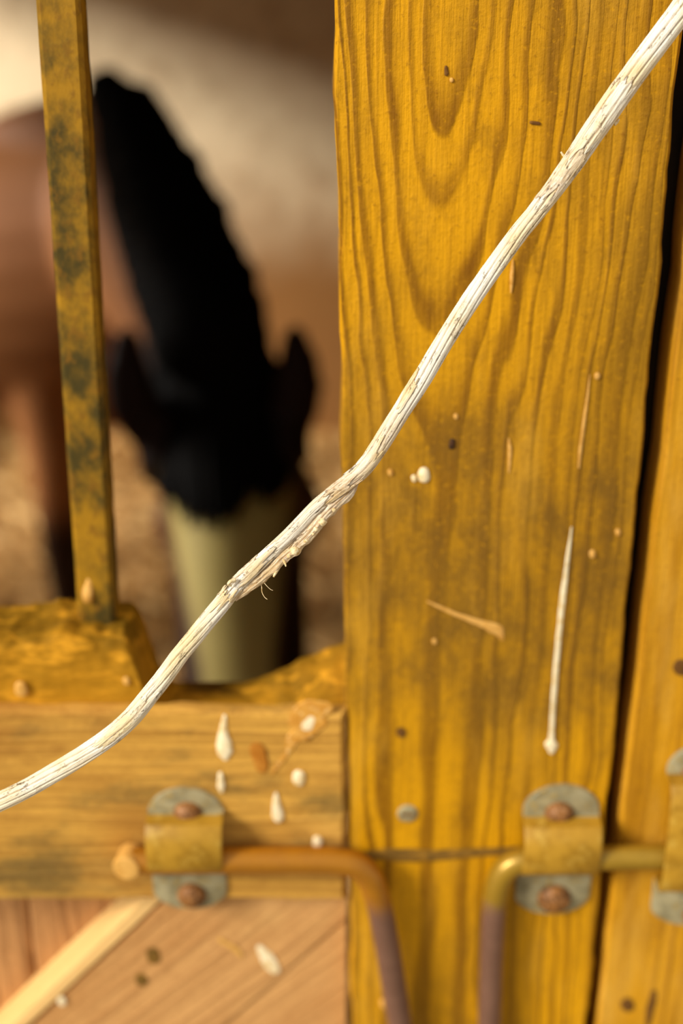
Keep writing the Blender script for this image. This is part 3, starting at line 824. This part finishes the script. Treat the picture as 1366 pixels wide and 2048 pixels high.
run(tail_r, pr+Vector((0,-.030,0)), (tail_r+pr)/2+Vector((.004,-.02,-.004)), .0042)
run(tail_l, plf+Vector((0,-.030,0)), tail_l*.5+plf*.5+Vector((0,-.05,-.012)), .0036)

# ------------------------------------------------------------------ horse
def hair_mat(name, c1, c2):
    m = NT(name); n = m.noise(m.obj(), 30.0, 3.0)
    return m.finish(m.mix(n, c1, c2), 0.8, 0.06)
M['mane'] = hair_mat('black_mane_hair', lin((7,5,3)), lin((14,10,6)))
def coat():
    m = NT('bay_coat'); a = m.n('ShaderNodeAttribute'); a.attribute_name = 'coat'
    n = m.noise(m.obj(), 9.0, 3.0)
    c = m.mix(m.math('MULTIPLY', n, .35), a.outputs['Color'], lin((80,44,22)))
    return m.finish(c, 0.6, 0.1)
M['coat'] = coat()
M['eye'] = NT('dark_eye').finish(lin((14,8,5)), 0.1, 0.6)

W = Vector((-.433, 2.02, 1.28)); hd = Vector((.88, -.47, 0)).normalized(); side = Vector((-hd.y, hd.x, 0))   # side: horse's left
geo = MB()
def loft(stations, seg=24, up=(0,0,1)):
    st = catmull([tuple(c)+(a, b) for c, a, b in stations], 5)
    v, f = tube_geo([Vector(q[:3]) for q in st], [max(q[3], .004) for q in st], seg, up, [max(q[4], .004) for q in st])
    geo.add(v, f)
def Bp(s, z, lat=0): p = W - hd*s + side*lat; return (p.x, p.y, z)
# trunk: rump -> chest  (half width, half height)
loft([(Bp(1.02, 1.00), .05, .07), (Bp(.98, 1.00), .15, .17), (Bp(.85, 1.02), .225, .235), (Bp(.62, 1.00), .235, .235), (Bp(.38, .95), .245, .262), (Bp(.14, .93), .235, .285), (Bp(-.03, .95), .19, .28), (Bp(-.13, .93), .15, .21), (Bp(-.20, .92), .07, .11)])
# withers ridge
loft([(Bp(.34, 1.14), .06, .06), (Bp(.16, 1.19), .07, .08), (Bp(0, 1.21), .07, .09), (Bp(-.12, 1.17), .07, .08)])
# neck (from the shoulder forward, right and down to the poll)
poll = D(425, 700, 1.92); muz = D(482, 1490, 1.72)
n0 = Vector(Bp(-.02, 1.04)); n1 = D(262, 420, 2.42); n2 = D(345, 580, 2.16); n3 = D(415, 735, 1.99)
loft([(Bp(.10, 1.02), .10, .16), (n0, .145, .22), (n1, .118, .20), (n2, .095, .165), (n3, .085, .13), (poll+Vector((0,.0,-.06)), .075, .09)])
# head
ax = (muz-poll).normalized(); fn = Vector((0,-1,0)) - ax*ax.dot(Vector((0,-1,0))); fn.normalize()      # face normal
Lh = (muz-poll).length
def Hp(t, half): return poll + ax*(Lh*t) - fn*half
hs = [(-.06,.045,.05),(.02,.076,.08),(.14,.094,.098),(.27,.102,.112),(.40,.094,.112),(.55,.090,.096),(.70,.086,.082),(.84,.082,.070),(.94,.072,.060),(1.0,.052,.044),(1.03,.02,.02)]
loft([(Hp(t, b), a, b) for t, a, b in hs], 24, tuple(fn))
# jaw cheeks and brow ridges
lat = ax.cross(fn).normalized()
for sg in (-1, 1):
    for t, l, dz_, r in ((.36, .058, .125, .062), (.26, .082, .035, .036)):
        cc = poll+ax*(Lh*t)+lat*(sg*l)-fn*dz_
        v, f = tube_geo([cc-ax*r*math.cos(a) for a in np.linspace(.05, math.pi-.05, 9)], [r*math.sin(a)+.002 for a in np.linspace(.05, math.pi-.05, 9)], 14, tuple(fn)); geo.add(v, f)
# ears
for (bx_, by_, tx_, ty_) in ((300, 868, 246, 640), (566, 862, 594, 636)):
    b0 = D(bx_, by_, 1.90); t0 = D(tx_, ty_, 1.86)
    st = [(b0+(poll-b0)*.35-UP*.02, .03, .03), (b0, .028, .024), (b0.lerp(t0, .25)+Vector(((-.012 if bx_ < 430 else .012), 0, 0)), .037, .024), (b0.lerp(t0, .55)+Vector(((-.010 if bx_ < 430 else .010), 0, 0)), .034, .020), (b0.lerp(t0, .85), .020, .014), (t0, .006, .006)]
    loft(st, 12, tuple(-FW))
# legs
def leg(s, latv, hind):
    if not hind:
        js = [(s, .86, .085, .10), (s-.01, .66, .062, .075), (s, .50, .044, .050), (s, .43, .040, .044), (s+.005, .28, .025, .030), (s+.005, .17, .028, .033), (s-.02, .085, .024, .028), (s-.035, .05, .040, .046), (s-.045, .0, .050, .058)]
    else:
        js = [(s-.10, .92, .11, .17), (s-.10, .76, .085, .12), (s-.02, .60, .055, .075), (s+.07, .47, .040, .055), (s+.06, .40, .034, .045), (s+.04, .26, .026, .032), (s+.03, .17, .029, .034), (s+.005, .085, .024, .028), (s-.01, .05, .040, .046), (s-.02, .0, .050, .058)]
    st = catmull([Bp(a, z, latv)+(r1, r2) for a, z, r1, r2 in js], 5)
    v, f = tube_geo([Vector(q[:3]) for q in st], [q[3] for q in st], 14, tuple(hd), [q[4] for q in st]); geo.add(v, f)
leg(.25, .12, False); leg(.09, -.12, False); leg(.92, .12, True); leg(.80, -.12, True)
tmp = mk('horse_tmp', geo.v, geo.f, None, origin=(0,0,0))
tmp.data.materials.clear()
rm = tmp.modifiers.new('r', 'REMESH'); rm.mode = 'VOXEL'; rm.voxel_size = .011
sm = tmp.modifiers.new('s', 'SMOOTH'); sm.iterations = 7; sm.factor = .5
dg_ = bpy.context.evaluated_depsgraph_get()
me = bpy.data.meshes.new_from_object(tmp.evaluated_get(dg_))
bpy.data.objects.remove(tmp)
me.name = 'horse'
nv = len(me.vertices); co = np.empty(nv*3); me.vertices.foreach_get('co', co); co = co.reshape(-1, 3)
horg = np.array([W.x-.4*hd.x, W.y-.4*hd.y, 0.0])
bay = np.array(lin((150,98,56))[:3]); dark = np.array(lin((12,8,5))[:3]); face = np.array(lin((200,180,104))[:3]); drk2 = np.array(lin((60,36,20))[:3])
colr = np.tile(bay, (nv, 1))
def blend(mask, c): 
    global colr
    colr = colr*(1-mask[:, None]) + c*mask[:, None]
sms = lambda x, a, b: (lambda t: t*t*(3-2*t))(np.clip((x-a)/(b-a), 0, 1))
rel = co-np.array(poll)
t_ = rel@np.array(ax)/Lh; l_ = rel@np.array(lat); n_ = rel@np.array(fn)
inhead = sms(t_, -.08, .02)*(np.abs(l_) < .2)*(n_ > -.36)*(co[:, 1] < poll.y+.12)
blend(inhead*.75, drk2)
blend(sms(co[:, 2], .56, .44), dark)                       # black points on the legs
fw_ = np.interp(t_, [.1, .3, .55, .8, 1.0], [.084, .096, .070, .048, .040])
blend(inhead*sms(np.abs(l_)/fw_, 1.10, .80)*sms(n_, -.085, -.045)*sms(t_, .12, .22), face)
blend(inhead*sms(np.abs(l_)/fw_, .95, 1.2)*sms(t_, .42, .52)*.85, dark)
eard = np.zeros(nv)
for px2, py2 in ((265, 755), (585, 750)):
    cc = np.array(D(px2, py2, 1.88)); eard = np.maximum(eard, sms(np.linalg.norm((co-cc)*np.array([1.3, 1, .75]), axis=1), .125, .10))
blend(eard, dark)
me.vertices.foreach_set('co', (co-horg).ravel())
ca = me.color_attributes.new('coat', 'FLOAT_COLOR', 'POINT')
ca.data.foreach_set('color', np.hstack([colr, np.ones((nv, 1))]).ravel())
me.polygons.foreach_set('use_smooth', [True]*len(me.polygons))
me.materials.clear(); me.materials.append(M['coat']); me.update()
horse = bpy.data.objects.new('horse', me); COL.objects.link(horse); horse.location = tuple(horg)
tag(horse, 'bay horse with black mane and pale face lowering its head behind the half door', 'horse')
# eyes
for sg in (-1, 1):
    cc = poll+ax*(Lh*.27)+lat*(sg*.099)-fn*.045
    v, f = tube_geo([cc-ax*.017*math.cos(a) for a in np.linspace(.05, math.pi-.05, 9)], [.017*math.sin(a)+.001 for a in np.linspace(.05, math.pi-.05, 9)], 12, tuple(fn)); mk('eye', v, f, M['eye'], horse)
# mane: locks from the crest line falling over the horse's left side, laid on the neck
from mathutils.bvhtree import BVHTree
bvh = BVHTree.FromPolygons([tuple(q) for q in co], [tuple(p.vertices) for p in me.polygons])
rnd = random.Random(3)
mb = MB()
root_px = [(192,172),(205,235),(222,320),(245,420),(272,520),(300,610),(335,690),(385,745)]
tip_px = [(222,176),(316,224),(378,312),(432,408),(476,500),(508,590),(528,680),(545,760)]
dmax = [2.50,2.46,2.36,2.26,2.17,2.08,1.99,1.93]
def on_neck(px, py, fallback, lift):
    d = ray(px, py); h = bvh.ray_cast(CAM, d.normalized())
    if h[0] is not None and (h[0]-CAM).dot(FW) < fallback+.12: return h[0]+h[1]*lift, (h[0]-CAM).dot(FW)
    return D(px, py, fallback), fallback
for i in range(70):
    s = i/69*7
    for k in range(3):
        ss = min(max(s+rnd.uniform(-.25,.25), 0), 7)
        rx, ry = [np.interp(ss, range(8), [q[j] for q in root_px]) for j in (0, 1)]
        tx, ty = [np.interp(ss, range(8), [q[j] for q in tip_px]) for j in (0, 1)]
        tx += rnd.uniform(-14, 4); ty += rnd.uniform(0, 40)
        fb = float(np.interp(ss, range(8), dmax)); pts = []
        for t in (0, .3, .6, .9):
            x = rx+(tx-rx)*t; y = ry+(ty-ry)*t - 8*math.sin(t*math.pi)
            p, dd = on_neck(x, y, fb, .008+.010*math.sin(t*math.pi)+rnd.uniform(0,.008)); fb = min(fb, dd); pts.append(tuple(p))
        e = Vector(pts[-1]); pts.append(tuple(e+Vector((rnd.uniform(-.012,.006), rnd.uniform(-.01,.02), -rnd.uniform(.05,.12)))))
        c = catmull(pts, 4); N = len(c); rad = [.022*(1-(j/(N-1))**2)+.003 for j in range(N)]
        v, f = tube_geo([Vector(q) for q in c], rad, 7, tuple(-FW), [r*.4 for r in rad]); mb.add(v, f)
mb.build('mane', M['mane'], horse)
# forelock
mb = MB()
for i in range(46):
    u = (i/45-.5)*2
    a = poll + lat*(u*.05) + fn*.01 - ax*.02 + Vector((0, 0, rnd.uniform(0,.015)))
    b = poll + ax*(Lh*.18) + lat*(u*.088) + fn*(.014-.04*u*u)
    Lk = (.50-.10*abs(u)) + rnd.uniform(-.06,.02)
    c2 = poll + ax*(Lh*Lk) + lat*(u*.084+rnd.uniform(-.012,.012)) + fn*(.020-.04*u*u)
    c = catmull([tuple(a), tuple(b), tuple(c2)], 6); N = len(c)
    rad = [.016*(1-(j/(N-1))**3)+.002 for j in range(N)]
    v, f = tube_geo([Vector(q) for q in c], rad, 7, tuple(fn), [r*.5 for r in rad]); mb.add(v, f)
mb.build('forelock', M['mane'], horse)
mb = MB()
for i in range(18):
    a = Vector(Bp(1.0, 1.10, rnd.uniform(-.03,.03)))
    c = catmull([tuple(a), Bp(1.08, 1.02, rnd.uniform(-.03,.03)), Bp(1.12+rnd.uniform(0,.05), .72, rnd.uniform(-.06,.06)), Bp(1.10+rnd.uniform(0,.05), .36+rnd.uniform(0,.1), rnd.uniform(-.06,.06))], 5)
    v, f = tube_geo([Vector(q) for q in c], [.02*(1-(j/(len(c)-1))**3)+.003 for j in range(len(c))], 7, (1,0,0)); mb.add(v, f)
mb.build('tail', M['mane'], horse)
